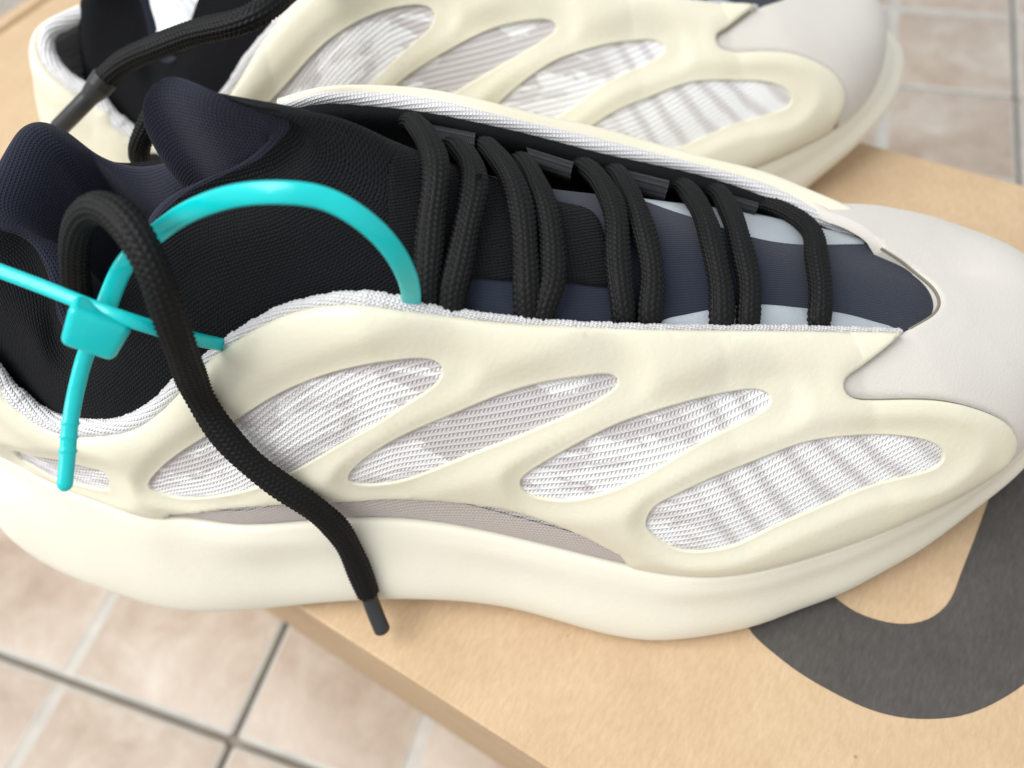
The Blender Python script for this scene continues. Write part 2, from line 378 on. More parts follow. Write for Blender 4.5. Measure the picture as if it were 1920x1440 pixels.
BA = math.radians(-40.2); BD = np.array([math.cos(BA), math.sin(BA)]); BN = np.array([-math.sin(BA), math.cos(BA)])
def b2w(d, n): return d * BD + n * BN
N0, N1 = 13.6, 258.0
def slab(name, d0, d1, n0, n1, z0, z1, mat, parent, r=1.2):
    bm = bmesh.new(); bmesh.ops.create_cube(bm, size=1)
    for v in bm.verts:
        d = d0 if v.co.x < 0 else d1; n = n0 if v.co.y < 0 else n1; z = z0 if v.co.z < 0 else z1
        v.co = Vector((d, n, z))
    if r > 0:
        bmesh.ops.bevel(bm, geom=bm.edges[:], offset=r, segments=2, affect='EDGES', profile=0.6)
    V = [v.co[:] for v in bm.verts]; F = [[v.index for v in f.verts] for f in bm.faces]; bm.free()
    return mesh_obj(name, V, F, mat, parent, smooth_sh=False)
def build_boxes():
    t = 2.0
    b = empty('shoe_box', (0, 0, FLOOR_Z * MM), BA)
    zt = -FLOOR_Z
    slab('lid_panel', -150, 230, N0, N1, zt - t, zt, MT['board'], b, 0.9)
    slab('front_panel', -150, 230, N0 + .25, N0 + t, 0.2, zt - t - .05, MT['board'], b, 0.4)
    slab('back_panel', -150, 230, N1 - t, N1 - .25, 0.2, zt - t - .05, MT['board'], b, 0.4)
    slab('end_panel', -149.8, -150 + t, N0 + t + .1, N1 - t - .1, 0.2, zt - t - .05, MT['board'], b, 0.4)
    slab('end_panel', 230 - t, 229.8, N0 + t + .1, N1 - t - .1, 0.2, zt - t - .05, MT['board'], b, 0.4)
    # printed letter on the lid
    outer = [(1385, 1130), (1405, 1180), (1440, 1216), (1500, 1262), (1560, 1297), (1625, 1328), (1690, 1345), (1750, 1348), (1810, 1340), (1870, 1315), (1920, 1283), (1985, 1225),
             (2040, 1150), (2085, 1060), (2120, 960), (2140, 880)]
    inner = [(1900, 800), (1865, 905), (1850, 948), (1825, 1015), (1800, 1080), (1783, 1122), (1762, 1147), (1735, 1163), (1697, 1170), (1655, 1165), (1610, 1150), (1575, 1128), (1540, 1095), (1500, 1040)]
    po = spl(L(outer, 0, 'w')[:, :2], 70); pi = spl(L(inner, 0, 'w')[:, :2], 60)
    poly = np.r_[po, pi]
    loc = np.c_[poly @ BD, poly @ BN]
    n = len(loc)
    V = [(x, y, zt + .02) for x, y in loc] + [(x, y, zt + .16) for x, y in loc]
    F = [tuple(range(n, 2 * n))] + [(i, (i + 1) % n, n + (i + 1) % n, n + i) for i in range(n)]
    mesh_obj('printed_letter', V, F, MT['ink'], b, smooth_sh=False)
    tag(b, 'kraft cardboard shoe box with a dark grey printed letter, under the near sneaker', 'box')
    b2 = empty('cardboard_box', (0, 0, FLOOR_Z * MM), BA)
    slab('lid_panel', -441, -151.5, N0, N1, zt - t - .6, zt - .6, MT['board'], b2, 0.9)
    slab('front_panel', -446, -151.5, N0 + .25, N0 + t, 0.2, zt - t - .65, MT['board'], b2, 0.4)
    slab('back_panel', -446, -151.5, N1 - t, N1 - .25, 0.2, zt - t - .65, MT['board'], b2, 0.4)
    slab('end_panel', -451, -446.2, N0, N1, 0.2, zt + .8, MT['board'], b2, 1.2)
    slab('folded_rim', -446, -441.2, N0, N1, zt - t - .6, zt + 1.6, MT['board'], b2, 1.5)
    tag(b2, 'plain kraft cardboard box with a folded rim, behind the heel of the far sneaker', 'box')
build_boxes()

# ------------------------------------------------------------------ the sneaker: guide lines (photo px + height mm -> shoe frame)
SHOE = empty('sneaker', (ORG[0] * MM, ORG[1] * MM, 0), TH)
tag(SHOE, 'cream and white knit sneaker with black laces and teal tie, nearest on the box', 'sneaker', 'pair of sneakers on the box')

crease_px = [(0,843),(36,862),(109,902),(204,937),(277,962),(346,966),(431,978),(544,975),(637,968),(769,969),(937,997),(1106,1038),(1219,1063),(1320,1073),(1425,1061),(1575,1018),(1755,945),(1891,857)]
def zcr(x): return cl_interp(x, [0,277,500,700,937,1219,1575,1891], [42,38,37,36,32,27,25,27])
lat = L(crease_px, zcr(np.array(crease_px)[:, 0]))
med = np.array([(237,-14,29),(244,0,31),(246,12,32),(242,25,31),(232,35,29),(217,45,27),(195,56,25),(165,63,26),(135,65,28),(105,61,31),(75,57,35),(45,52,37),(15,45,38),(-12,39,40),(-30,30,41),(-40,18,42),(-38,5,42)], float)
loopC = np.r_[lat[::-1], med[::-1]]           # lateral toe -> heel -> medial -> toe tip
NU = 900
CR = spl(loopC, NU, True)
SU = np.r_[0, np.cumsum(np.linalg.norm(np.diff(np.r_[CR, CR[:1]], axis=0), axis=1))]; UL = SU[-1]
CRc = np.r_[CR, CR[:1]]
def smooth1(xs, ys):
    xs = np.array(xs, float); ys = np.array(ys, float)
    q = np.linspace(xs[0], xs[-1], 300); v = cub(xs, ys[:, None], q)[:, 0]
    lo, hi = ys.min() - 3, ys.max() + 3; v = np.clip(v, lo, hi)
    return lambda x: np.interp(x, q, v)
YC = smooth1([-12, 40, 80, 117, 156, 197, 222], [12, 10, 14, 16, 13, 10, 10])
ZT = smooth1([-12, 4, 40, 69, 91, 105, 117, 147, 156, 176, 197, 209, 222], [95, 94, 97, 106, 110, 106, 102, 86, 81.5, 70, 59.5, 54.5, 51])
NL = lambda x: np.interp(x, [-42, -20, 4, 40, 60, 80, 100, 117, 156, 190, 208, 225, 252], [1.7, 1.5, 1.38, 1.45, 1.8, 2.0, 1.8, 1.66, 1.44, 1.55, 2.0, 2.25, 2.3])
NMd = lambda x: np.interp(x, [-42, -20, 20, 69, 91, 118, 147, 170, 186, 200, 212, 225, 252], [1.7, 1.8, 2.6, 4.0, 3.6, 2.4, 2.2, 1.9, 1.62, 1.5, 1.85, 2.15, 2.3])
isl = np.interp(np.arange(NU + 1), [0, NU], [0, 0])
VL = 80.0
# side flag: 1 lateral, 0 medial, blended at toe and heel
yrel = CRc[:, 1] - 10.0
sideL = smooth((15 - yrel) / 30.0)
k9 = np.ones(31) / 31
sideL = np.convolve(np.r_[sideL[-40:], sideL, sideL[:40]], k9, 'same')[40:-40]
NN = sideL * NL(CRc[:, 0]) + (1 - sideL) * NMd(CRc[:, 0])
def body(U, V, off=0.0):
    """shoe-last surface: U mm round the crease loop, V 0..80 from crease to spine; off mm along the normal"""
    def pos(U, V):
        U = np.mod(U, UL); c = np.stack([np.interp(U, SU, CRc[:, k]) for k in range(3)], -1)
        n = np.interp(U, SU, NN); xf = -12 + (c[..., 0] + 42) * (234 / 294.0)
        F = np.stack([xf, YC(xf)], -1); H = ZT(xf) - c[..., 2]
        ph = np.clip(V / VL, 1e-4, 1 - 1e-4) * math.pi / 2
        r = np.cos(ph) ** (2 / n); z = np.sin(ph) ** (2 / n)
        xy = F + (c[..., :2] - F) * r[..., None]
        return np.concatenate([xy, (c[..., 2] + H * z)[..., None]], -1)
    P = pos(U, V); e = 0.6
    a = pos(U + e, V) - pos(U - e, V); b = pos(U, np.minimum(V + e, VL - .1)) - pos(U, np.maximum(V - e, .1))
    N = np.cross(b, a); N /= np.linalg.norm(N, axis=-1)[..., None] + 1e-12
    out = P[..., :2] - np.stack([P[..., 0] * 0.8 + 20, np.full_like(P[..., 0], 10)], -1)
    s = np.sign((N[..., :2] * out).sum(-1) + N[..., 2] * 25); N = N * s[..., None]
    off = np.asarray(off, float)
    return P + N * (off[..., None] if off.ndim else off), N
GU, GV = 700, 90
gu = np.linspace(0, UL, GU, endpoint=False); gv = np.linspace(0.3, VL - .02, GV)
MU, MV = np.meshgrid(gu, gv, indexing='ij')
_bvh = {}
def bvh(off):
    if off not in _bvh:
        P, _ = body(MU, MV, off)
        _bvh[off] = (BVHTree.FromPolygons([tuple(p) for p in P.reshape(-1, 3)], grid_faces(GU, GV, True), all_triangles=False), P)
    return _bvh[off]
def cast(pts, off=0.0):
    """photo px -> (U, V) on the last offset by off mm"""
    T, P = bvh(off); D = sdir(pts); R = []
    o = Vector(CAM_S)
    for p, d in zip(pts, D):
        hit = T.ray_cast(o, Vector(d))
        if hit[0] is None:
            hit = T.find_nearest(o + Vector(d) * 200); hit = (hit[0], hit[1], hit[2], 0)
        fi = hit[2]; i, j = fi // (GV - 1), fi % (GV - 1)
        h = np.array(hit[0]); a = P[i, j]; b = P[(i + 1) % GU, j]; c = P[i, j + 1]
        e1, e2 = b - a, c - a; m = np.array([[e1 @ e1, e1 @ e2], [e1 @ e2, e2 @ e2]]); r = np.linalg.solve(m + np.eye(2) * 1e-9, [(h - a) @ e1, (h - a) @ e2])
        r = np.clip(r, -0.05, 1.05); R.append((gu[i] + r[0] * (UL / GU), gv[j] + r[1] * (gv[1] - gv[0])))
    return np.array(R)
def uv_at(x, lateral=True):
    c = CR[:, :2]; m = (c[:, 1] < 10) if lateral else (c[:, 1] >= 10)
    i = np.where(m)[0]; k = i[np.argmin(np.abs(c[i, 0] - x))]
    return SU[k]
def v_for_z(U, z):
    vs = np.linspace(0.2, VL - .2, 300); R = []
    for u, zz in zip(np.atleast_1d(U), np.atleast_1d(z)):
        P, _ = body(np.full(300, u), vs); R.append(float(np.interp(zz, P[:, 2], vs)))
    return np.array(R)

def inpoly(p, poly):
    x, y = p[:, 0], p[:, 1]; r = np.zeros(len(p), bool); n = len(poly)
    for i in range(n):
        x0, y0 = poly[i]; x1, y1 = poly[(i + 1) % n]
        c = ((y0 > y) != (y1 > y)) & (x < (x1 - x0) * (y - y0) / (y1 - y0 + 1e-12) + x0); r ^= c
    return r
def dist_poly(p, poly, closed=True):
    q = np.asarray(poly); a = q if closed else q[:-1]; b = np.roll(q, -1, 0) if closed else q[1:]
    best = np.full(len(p), 1e9)
    for i in range(len(a)):
        e = b[i] - a[i]; t = np.clip(((p - a[i]) @ e) / (e @ e + 1e-12), 0, 1)
        best = np.minimum(best, np.linalg.norm(p - a[i] - t[:, None] * e, axis=1))
    return best
def resample(P, step, closed=True):
    P = np.asarray(P, float)
    return spl(P, max(8, int(poly_len(np.r_[P, P[:1]] if closed else P) / step)), closed, 0.5) if closed else spl(P, max(3, int(poly_len(P) / step)), False, 0.5)
def cdt_patch(outer, holes, step, rings=(0.3, 0.8)):
    """triangulate a region of the (U,V) cloth plane; returns verts, tris, boundary loops"""
    V = []; E = []; loops = []
    for P in [outer] + holes:
        b = len(V); n = len(P); V += [tuple(x) for x in P]; E += [(b + i, b + (i + 1) % n) for i in range(n)]
    for P in [outer] + holes:
        t = np.roll(P, -1, 0) - np.roll(P, 1, 0); t /= np.linalg.norm(t, axis=1)[:, None] + 1e-12
        nn = np.c_[-t[:, 1], t[:, 0]]
        for r in rings:
            for s in (1, -1):
                q = P + nn * r * s
                ok = inpoly(q, outer)
                for h in holes: ok &= ~inpoly(q, h)
                d = dist_poly(q, outer)
                for h in holes: d = np.minimum(d, dist_poly(q, h))
                V += [tuple(x) for x in q[ok & (d > r * 0.8)]]
    lo, hi = outer.min(0), outer.max(0)
    gx, gy = np.meshgrid(np.arange(lo[0], hi[0], step), np.arange(lo[1], hi[1], step * .87), indexing='ij')
    gx = gx + (np.arange(gx.shape[1]) % 2)[None] * step / 2
    g = np.c_[gx.ravel(), gy.ravel()]; ok = inpoly(g, outer)
    for h in holes: ok &= ~inpoly(g, h)
    g = g[ok]; d = dist_poly(g, outer)
    for h in holes: d = np.minimum(d, dist_poly(g, h))
    V += [tuple(x) for x in g[d > max(rings) + step * .35]] if rings else [tuple(x) for x in g[d > step * .5]]
    r = delaunay_2d_cdt([Vector(v) for v in V], E, [], 0, 1e-5)
    vs = np.array([v[:] for v in r[0]]); tr = np.array([t for t in r[2]])
    c = vs[tr].mean(1); ok = inpoly(c, outer)
    for h in holes: ok &= ~inpoly(c, h)
    return vs, tr[ok]
def patch_obj(name, outer, holes, hfun, mat, parent, step=1.3, skirt=1.5, surf=body, rings=(0.3, 0.8)):
    vs, tr = cdt_patch(outer, holes, step, rings)
    h = hfun(vs); P, N = surf(vs[:, 0], vs[:, 1], h)
    # consistent outward winding
    a, b, c = P[tr[:, 0]], P[tr[:, 1]], P[tr[:, 2]]
    g = (np.cross(b - a, c - a) * N[tr[:, 0]]).sum(1) < 0; tr = tr.copy(); tr[g] = tr[g][:, ::-1]
    ed = {}
    for t in tr:
        for i in range(3): ed[(t[i], t[(i + 1) % 3])] = 1
    bd = [(a, b) for (a, b) in ed if (b, a) not in ed]
    bv = sorted({i for e in bd for i in e}); idx = {v: len(P) + k for k, v in enumerate(bv)}
    low, _ = surf(vs[bv][:, 0], vs[bv][:, 1], h[bv] - skirt)
    F = [tuple(t) for t in tr] + [(b, a, idx[a], idx[b]) for a, b in bd]
    return mesh_obj(name, np.r_[P, low], F, mat, parent, np.r_[vs, vs[bv]])

# traced lines on the outer side
rim_px = [(0,738),(36,771),(73,796),(120,815),(157,821),(204,818),(255,804),(303,771),(335,738),(379,689),(437,643),(510,601),(583,579),(673,574),(746,583),(819,592),(928,606),(1037,612),(1147,616),(1300,619),(1548,621),(1690,624)]
cap_px = [(1690,624),(1657,650),(1603,691),(1579,712),(1581,734),(1603,748),(1676,750),(1760,752),(1821,765),(1869,784),(1894,805),(1902,833),(1893,855)]
gap_px = [(1162,1046),(1106,1016),(1050,992),(975,967),(900,952),(825,944),(750,941),(675,944),(622,946),(547,949),(437,957),(400,962),(360,966),(318,967)]
W_px = [
 [(277,909),(292,887),(328,855),(383,820),(445,785),(510,745),(583,712),(656,690),(746,674),(800,673),(826,685),(830,702),(811,727),(764,758),(709,795),(655,826),(600,858),(558,882),(492,913),(419,931),(346,937),(303,928),(281,918)],
 [(653,893),(673,869),(746,822),(837,782),(928,745),(1019,716),(1110,702),(1147,703),(1161,714),(1147,734),(1074,775),(965,822),(873,858),(782,895),(728,909),(673,911),(653,903)],
 [(975,902),(994,884),(1056,847),(1147,800),(1220,774),(1311,747),(1384,732),(1424,731),(1446,742),(1446,756),(1420,778),(1366,805),(1293,843),(1238,876),(1183,906),(1129,927),(1067,940),(1019,938),(986,927),(975,913)],
 [(1211,979),(1222,956),(1256,934),(1312,907),(1366,884),(1439,855),(1512,829),(1585,818),(1657,815),(1723,822),(1760,836),(1772,853),(1763,873),(1730,888),(1657,906),(1585,931),(1519,960),(1462,984),(1406,1012),(1369,1027),(1312,1036),(1267,1031),(1230,1010),(1212,990)],
 [(27,847),(55,854),(109,863),(164,876),(193,884),(203,895),(203,914),(196,921),(146,911),(102,901),(55,875),(33,859)]]
W_end = [(845,685), (1175,708), (1462,742), (1785,850), (205,900)]

EDGE = 1.6
rimU = cast(resample(rim_px, 12, False), 2.4)
capU = cast(resample(cap_px, 9, False), EDGE)
gapU = cast(resample(gap_px, 14, False), 1.4)
winU = [cast(resample(w, 9, True), 0.8) for w in W_px]
endU = cast(W_end, 1.0)

def order_u(a): return a
uL0 = capU[-1, 0]; u_gap0, u_gap1 = gapU[0, 0], gapU[-1, 0]
uM = uv_at(30, False)                          # the cage ends here on the inner side of the heel
def crease_run(a, b, v=0.35, step=1.4):
    n = max(2, int(abs(b - a) / step)); return np.c_[np.linspace(a, b, n), np.full(n, v)]
run1 = crease_run(uL0, u_gap0)[1:-1]; run2 = crease_run(u_gap1, uM)[1:]
# heel rim in the (U,V) plane: from the last visible rim point round the back
uR = rimU[0, 0]; nb = 60
hz = lambda f: np.interp(f, [0, .15, .35, .5, .65, .85, 1], [0, 9, 20, 21, 12, 2, 6])
rim0z = body(rimU[:1, 0], rimU[:1, 1], 2.4)[0][0, 2]
fb = np.linspace(0, 1, nb); ub = uR + (uM - uR) * fb
vb = v_for_z(ub, np.minimum(rim0z + hz(fb), 90)); vb = np.convolve(np.r_[[vb[0]] * 3, vb, [vb[-1]] * 3], np.ones(7) / 7, 'valid')
back = np.c_[ub, vb][::-1]
side = np.c_[np.full(20, uM), np.linspace(0.35, vb[-1], 20)][1:-1]
cage_outer = np.r_[run1, gapU, run2, side, back, rimU[1:], capU[1:]]
rim_line = np.r_[back, rimU]; low_line = np.r_[run1, gapU, run2]
def cage_h(q):
    dr = dist_poly(q, rim_line, False); dl = dist_poly(q, low_line, False); dc = dist_poly(q, capU, False)
    h = np.full(len(q), 2.25)
    for w, e in zip(winU, endU):
        d = dist_poly(q, w); R = 5.0 + 8.0 * np.exp(-((q - e) ** 2).sum(1) / 11.0 ** 2)
        t = 0.75 + 1.5 * smooth(d / R) ; h = np.minimum(h, t + 0)
    for (px, dep, sx, sy) in DIMP:
        d = q - px; h = h - dep * np.exp(-(d[:, 0] / sx) ** 2 - (d[:, 1] / sy) ** 2)
    h += 1.25 * np.exp(-((dr - 3.4) / 4.6) ** 2) - 0.9 * np.exp(-(dl / 4.5) ** 2)
    h += 0.5 * np.exp(-((dc - 2.0) / 3.0) ** 2)
    ed = np.minimum(dr, dl)
    r = 1.1; k = np.clip(ed / r, 0, 1); h -= (1 - np.sqrt(np.clip(1 - (1 - k) ** 2, 0, 1))) * 0.9
    k = np.clip(dc / .5, 0, 1); h -= (1 - np.sqrt(np.clip(1 - (1 - k) ** 2, 0, 1))) * 0.4
    return np.maximum(h, 0.6)
dm = cast([(868, 672), (1182, 692), (1480, 722), (420, 800)], 2.0)
DIMP = [(dm[0], 1.2, 9, 5), (dm[1], 1.2, 8, 5), (dm[2], 1.1, 8, 5)]
patch_obj('cage', cage_outer, winU, cage_h, MT['cage'], SHOE, 1.25, 2.6)

# knit upper under the cage (both sides and heel), and the strip that shows above the midsole
def rim_v_of(u):
    R = rim_line[np.argsort(rim_line[:, 0])]; return np.interp(u, R[:, 0], R[:, 1])
ku = np.linspace(0, UL, 420, endpoint=False)
u_lo, u_hi = min(rim_line[:, 0].min(), uM), max(rim_line[:, 0].max(), uM)
kk = np.linspace(min(rimU[-1, 0], uL0) + 2, uM, 380)
vt = rim_v_of(kk) - 0.8
G = np.stack([body(kk, 0.3 + (vt - .3) * f, 0.0)[0] for f in np.linspace(0, 1, 60)], 1)
UVk = np.stack([np.stack([kk, 0.3 + (vt - .3) * f], 1) for f in np.linspace(0, 1, 60)], 1).reshape(-1, 2)
loft_obj('knit_upper', G, MT['knit'], SHOE, uv=UVk)
ks = np.linspace(u_gap0 - 6, u_gap1 + 6, 120)
G = np.stack([body(ks, np.full(120, v), 0.35)[0] for v in np.linspace(0.2, 9, 10)], 1)
loft_obj('arch_knit_strip', G, MT['gapknit'], SHOE, uv=np.stack([np.stack([ks, np.full(120, v)], 1) for v in np.linspace(.2, 9, 10)], 1).reshape(-1, 2))

# toe cap
notch_px = [(1698,621),(1735,600),(1760,585),(1770,563),(1765,545),(1738,516),(1694,486),(1657,461)]
mcap_px = [(1657,461),(1640,436),(1618,412),(1585,385),(1540,365)]
under_px = [(1684,614),(1640,640),(1588,676),(1558,706),(1560,742),(1600,766),(1676,770),(1755,772),(1812,784),(1855,800),(1876,815),(1884,838),(1878,862)]
capL = cast(resample(under_px, 9, False)[::-1], 0.9)
ncU = cast(resample(notch_px, 6, False), 1.1); mcU = cast(resample(mcap_px, 6, False), 1.0)
uMc = uv_at(176, False) - UL
if mcU[-1, 0] > UL / 2: mcU[:, 0] -= UL
for a in (ncU, capL):
    a[a[:, 0] > UL / 2, 0] -= 0
def unwrap(a): a = a.copy(); a[a[:, 0] > UL * 0.62, 0] -= UL; return a
capL, ncU, mcU = unwrap(capL), unwrap(ncU), unwrap(mcU)
uT = uv_at(186, False) - UL; vT = v_for_z([uT], [58.0])[0]
mdn = np.r_[np.c_[np.linspace(ncU[-1, 0], uT, 16), np.linspace(ncU[-1, 1], vT, 16)][1:], np.c_[np.linspace(uT, uMc, 24), np.linspace(vT, 0.35, 24)][1:]]
crun = crease_run(uMc, capL[0, 0])[1:-1]
# the cap is cut in a flattened plan of the last that has no seam at the spine
gv2 = np.linspace(0.0, VL, 90); MU2, MV2 = np.meshgrid(gu, gv2, indexing='ij')
def flat(U, V):
    U = np.mod(U, UL); c = np.stack([np.interp(U, SU, CRc[:, k]) for k in range(2)], -1)
    xf = -12 + (c[..., 0] + 42) * (234 / 294.0); F = np.stack([xf, YC(xf)], -1)
    return F + (c - F) * (1.35 * (1 - np.asarray(V) / VL))[..., None]
FP = flat(MU2, MV2)
FL_T = BVHTree.FromPolygons([(x, y, 0.0) for x, y in FP.reshape(-1, 2)], grid_faces(GU, 90, True))
def unflat(q):
    R = []
    for x, y in q:
        h = FL_T.ray_cast(Vector((x, y, 5)), Vector((0, 0, -1)))
        if h[0] is None: h = FL_T.find_nearest(Vector((x, y, 0)))
        i, j = h[2] // 89, h[2] % 89; i2 = (i + 1) % GU
        quad = [FP[i, j], FP[i2, j], FP[i2, j + 1], FP[i, j + 1]]; p = np.array([h[0].x, h[0].y]); a, b = .5, .5
        for _ in range(6):
            f = quad[0] * (1 - a) * (1 - b) + quad[1] * a * (1 - b) + quad[2] * a * b + quad[3] * (1 - a) * b - p
            Ja = (quad[1] - quad[0]) * (1 - b) + (quad[2] - quad[3]) * b; Jb = (quad[3] - quad[0]) * (1 - a) + (quad[2] - quad[1]) * a
            d = np.linalg.lstsq(np.stack([Ja, Jb], 1), -f, rcond=None)[0]; a, b = np.clip(a + d[0], 0, 1), np.clip(b + d[1], 0, 1)
        R.append((gu[i] + a * UL / GU, min(gv2[j] + b * (gv2[1] - gv2[0]), VL - .25)))
    return np.array(R)
def body_flat(X, Y, off):
    q = unflat(np.c_[X, Y]); P, N = body(q[:, 0], q[:, 1], 0.0)
    # near the spine the two sides meet: blend the normal towards straight up-ish for a continuous cover
    return P + N * np.asarray(off)[:, None], N
capF, ncF = flat(capL[:, 0], capL[:, 1]), flat(ncU[:, 0], ncU[:, 1])
ncF = resample(ncF, 1.0, False)
for _ in range(12): ncF[1:-1] = (ncF[:-2] + 2 * ncF[1:-1] + ncF[2:]) / 4
mdF = resample(flat(mdn[:, 0], mdn[:, 1]), 1.5, False); crF = flat(crun[:, 0], crun[:, 1])
capUF = flat(capU[:, 0], capU[:, 1])
cap_outer = np.r_[capF, ncF, mdF[1:], crF]
def cap_h(q):
    d = dist_poly(q, ncF, False); k = np.clip(d / 1.0, 0, 1); dg = dist_poly(q, capUF, False)
    return 0.9 - 1.0 * np.exp(-(dg / 0.75) ** 2) + 0.35 * smooth(d / 6) - (1 - np.sqrt(np.clip(1 - (1 - k) ** 2, 0, 1))) * 0.7
patch_obj('toe_cap', cap_outer, [], cap_h, MT['cap'], SHOE, 0.95, 2.5, surf=body_flat)

# thin glued seam where cage and cap meet, and the cut edge of the cap at the throat
cs = body(capU[2:-1, 0], capU[2:-1, 1], 1.15)[0]
tube('cap_seam', spl(cs, 260), 0.30, 0.30, 8, MT['seam'], SHOE)
nq = body_flat(ncF[2:, 0], ncF[2:, 1], np.full(len(ncF) - 2, 0.15))[0]
for _ in range(6): nq[1:-1] = (nq[:-2] + 2 * nq[1:-1] + nq[2:]) / 4
tube('cap_cut_edge', spl(nq, 160), 0.34, 0.34, 8, MT['seam'], SHOE)

# midsole
bot_px = [(0,986),(40,1028),(94,1063),(169,1096),(300,1139),(370,1147),(430,1146),(520,1138),(600,1130),(700,1124),(800,1124),(880,1129),(960,1141),(1040,1162),(1120,1185),(1180,1197),(1240,1201),(1340,1190),(1425,1171),(1500,1143),(1575,1115),(1650,1076),(1725,1033),(1800,977),(1850,938),(1894,902)]
zbt = cl_interp(np.array(bot_px)[:, 0], [0,100,300,520,700,800,960,1180,1500,1725,1850,1920], [20,9,4,5,9,10,7,4,4,7,12,15])
blat = L(bot_px, zbt)
bmed = np.array([(247,-13,17),(257,3,19),(260,15,20),(256,30,19),(243,43,16),(223,53,12),(195,60,7),(165,63,5),(135,63,6),(105,61,8),(75,59,9),(45,56,7),(15,53,5),(-10,48,6),(-32,38,10),(-46,24,18),(-50,10,22),(-48,-4,22)], float)
BL = spl(np.r_[blat[::-1], bmed[::-1]], 1200, True)
def bottom_for(c):
    xf = -12 + (c[0] + 42) * (234 / 294.0); f = np.array([xf, float(YC(xf))]); d = c[:2] - f; d /= np.linalg.norm(d)
    rel = BL[:, :2] - f; along = rel @ d; perp = np.abs(rel[:, 0] * d[1] - rel[:, 1] * d[0])
    return BL[np.argmin(perp + (along < 0) * 1e3)], d
NS = 460
CS = spl(loopC, NS, True); rows = []
for c in CS:
    e, d = bottom_for(c); D = np.array([d[0], d[1], 0]); toe = smooth((c[0] - 205) / 40)
    w = np.linalg.norm(e[:2] - c[:2]); H = c[2] - e[2]
    lip = c + D * 2.6 + [0, 0, 0.6]
    a_ = min(1.0, H / 22.0)
    pts = [c - D * 5 + [0, 0, -2.0], c + D * 0.2 + [0, 0, -0.7], c + D * min(1.5, .13 * w + .3) + [0, 0, -0.75 * a_], c + D * min(2.7, .26 * w) + [0, 0, -2.1 * a_], c + D * min(4.2, .4 * w) + [0, 0, -4.6 * a_],
           c + D * (w * 0.5 + min(1.0, .06 * w)) + [0, 0, -H * 0.42], c + D * (w * 0.82 + .8) + [0, 0, -H * 0.74], e + [0, 0, 0.8],
           e - D * 0.9 + [0, 0, -2.0], e - D * 5 + [0, 0, -min(4.0, e[2] * .9)], e - D * 14 + [0, 0, -min(4.0 + 0.2 * e[2], e[2])], np.array([e[0] * .5 + 50, 12, 1.2])]
    pts = np.array(pts)
    t = np.r_[0, np.cumsum(np.linalg.norm(np.diff(pts, axis=0), axis=1) ** .6)]
    rows.append(cub(t, pts, np.r_[np.linspace(0, t[4], 12)[:-1], np.linspace(t[4], t[8], 18)[:-1], np.linspace(t[8], t[11], 9)]))
GM = np.array(rows)
# even out sideways jitter along the loop
for _ in range(3): GM = (np.roll(GM, 1, 0) + 2 * GM + np.roll(GM, -1, 0)) / 4
loft_obj('midsole', GM, MT['sole'], SHOE, closed_u=True)
SOLE_BVH = BVHTree.FromPolygons([tuple(p) for p in GM.reshape(-1, 3)], grid_faces(NS, GM.shape[1], True))

# white knit piping along the outer rim
pip_px = np.array([(0,720),(30,746),(55,767),(95,791),(139,800),(204,800),(255,789),(308,752),(335,722),(383,683),(442,635),(514,592),(547,578),(598,567),(673,561),(742,569),(782,578),(855,589),(965,601),(1074,610),(1183,614),(1300,616),(1500,617),(1690,622)], float)
pr = np.array([2.6,2.6,2.6,2.5,2.4,2.4,2.2,2.1,2.0,1.8,1.6,1.5,1.5,1.6,1.9,1.9,1.5,1.2,1.1,1.1,1.0,1.0,1.0,.9])
pp = np.c_[pip_px, pr * 10]
pps = spl(pp, 420)
pU = cast(pps[:, :2], 0.6); PP, PN = body(pU[:, 0], pU[:, 1], 0.4)
for _ in range(4): PP[1:-1] = (PP[:-2] + 2 * PP[1:-1] + PP[2:]) / 4
# continue round the heel on the inside of the rim
bk = np.c_[ub, vb][4::2]; HB, _ = body(bk[:, 0], bk[:, 1] + 1.0, -0.3)
PP2 = spl(np.r_[HB[::-1], PP[3:]], 640); rr = np.r_[np.full(640 - 420, 2.6), pps[:, 2] / 10]; rr = np.interp(np.linspace(0, 1, 640), np.linspace(0, 1, len(rr)), rr)
tube('rim_piping', PP2, rr * .88, rr * .88, 14, MT['piping'], SHOE, rfun=lambda s, t: 0.16 * np.sin(s * 5.2 + 2 * t) + 0.22 * (hash1(np.floor(s / 1.6)) - .5) * (np.cos(t * 2 + s) + 1))

# ------------------------------------------------------------------ inner (far) side of the sneaker: rim, wall
sil_px = [(520,186),(600,164),(673,160),(782,166),(892,186),(1001,214),(1111,238),(1220,268),(1329,298),(1439,326),(1512,355),(1570,380),(1614,406),(1650,454)]
cw_px = [(520,198),(600,176),(673,174),(782,182),(892,206),(1001,233),(1111,258),(1220,286),(1329,314),(1439,347),(1505,379),(1550,406),(1600,432),(1646,457)]
wb_px = [(520,212),(600,194),(673,196),(782,207),(892,228),(1001,253),(1111,282),(1220,306),(1329,332),(1439,370),(1500,400),(1545,424),(1596,446),(1642,461)]
bb_px = [(520,228),(600,214),(673,216),(782,224),(892,247),(1001,273),(1111,302),(1220,328),(1329,354),(1439,388),(1500,410),(1545,430),(1594,449),(1640,463)]
zm = cl_interp(np.array(sil_px)[:, 0], [520, 600, 892, 1220, 1512, 1650], [96, 98, 90, 74, 62, 57])
A0 = L(cw_px, zm - 0.4); A1 = L(sil_px, zm + 0.4); A2 = L(wb_px, zm - 2.0); A3 = L(bb_px, zm - 3.2)
A4 = A3 + np.array([0, 1.5, -9.0])
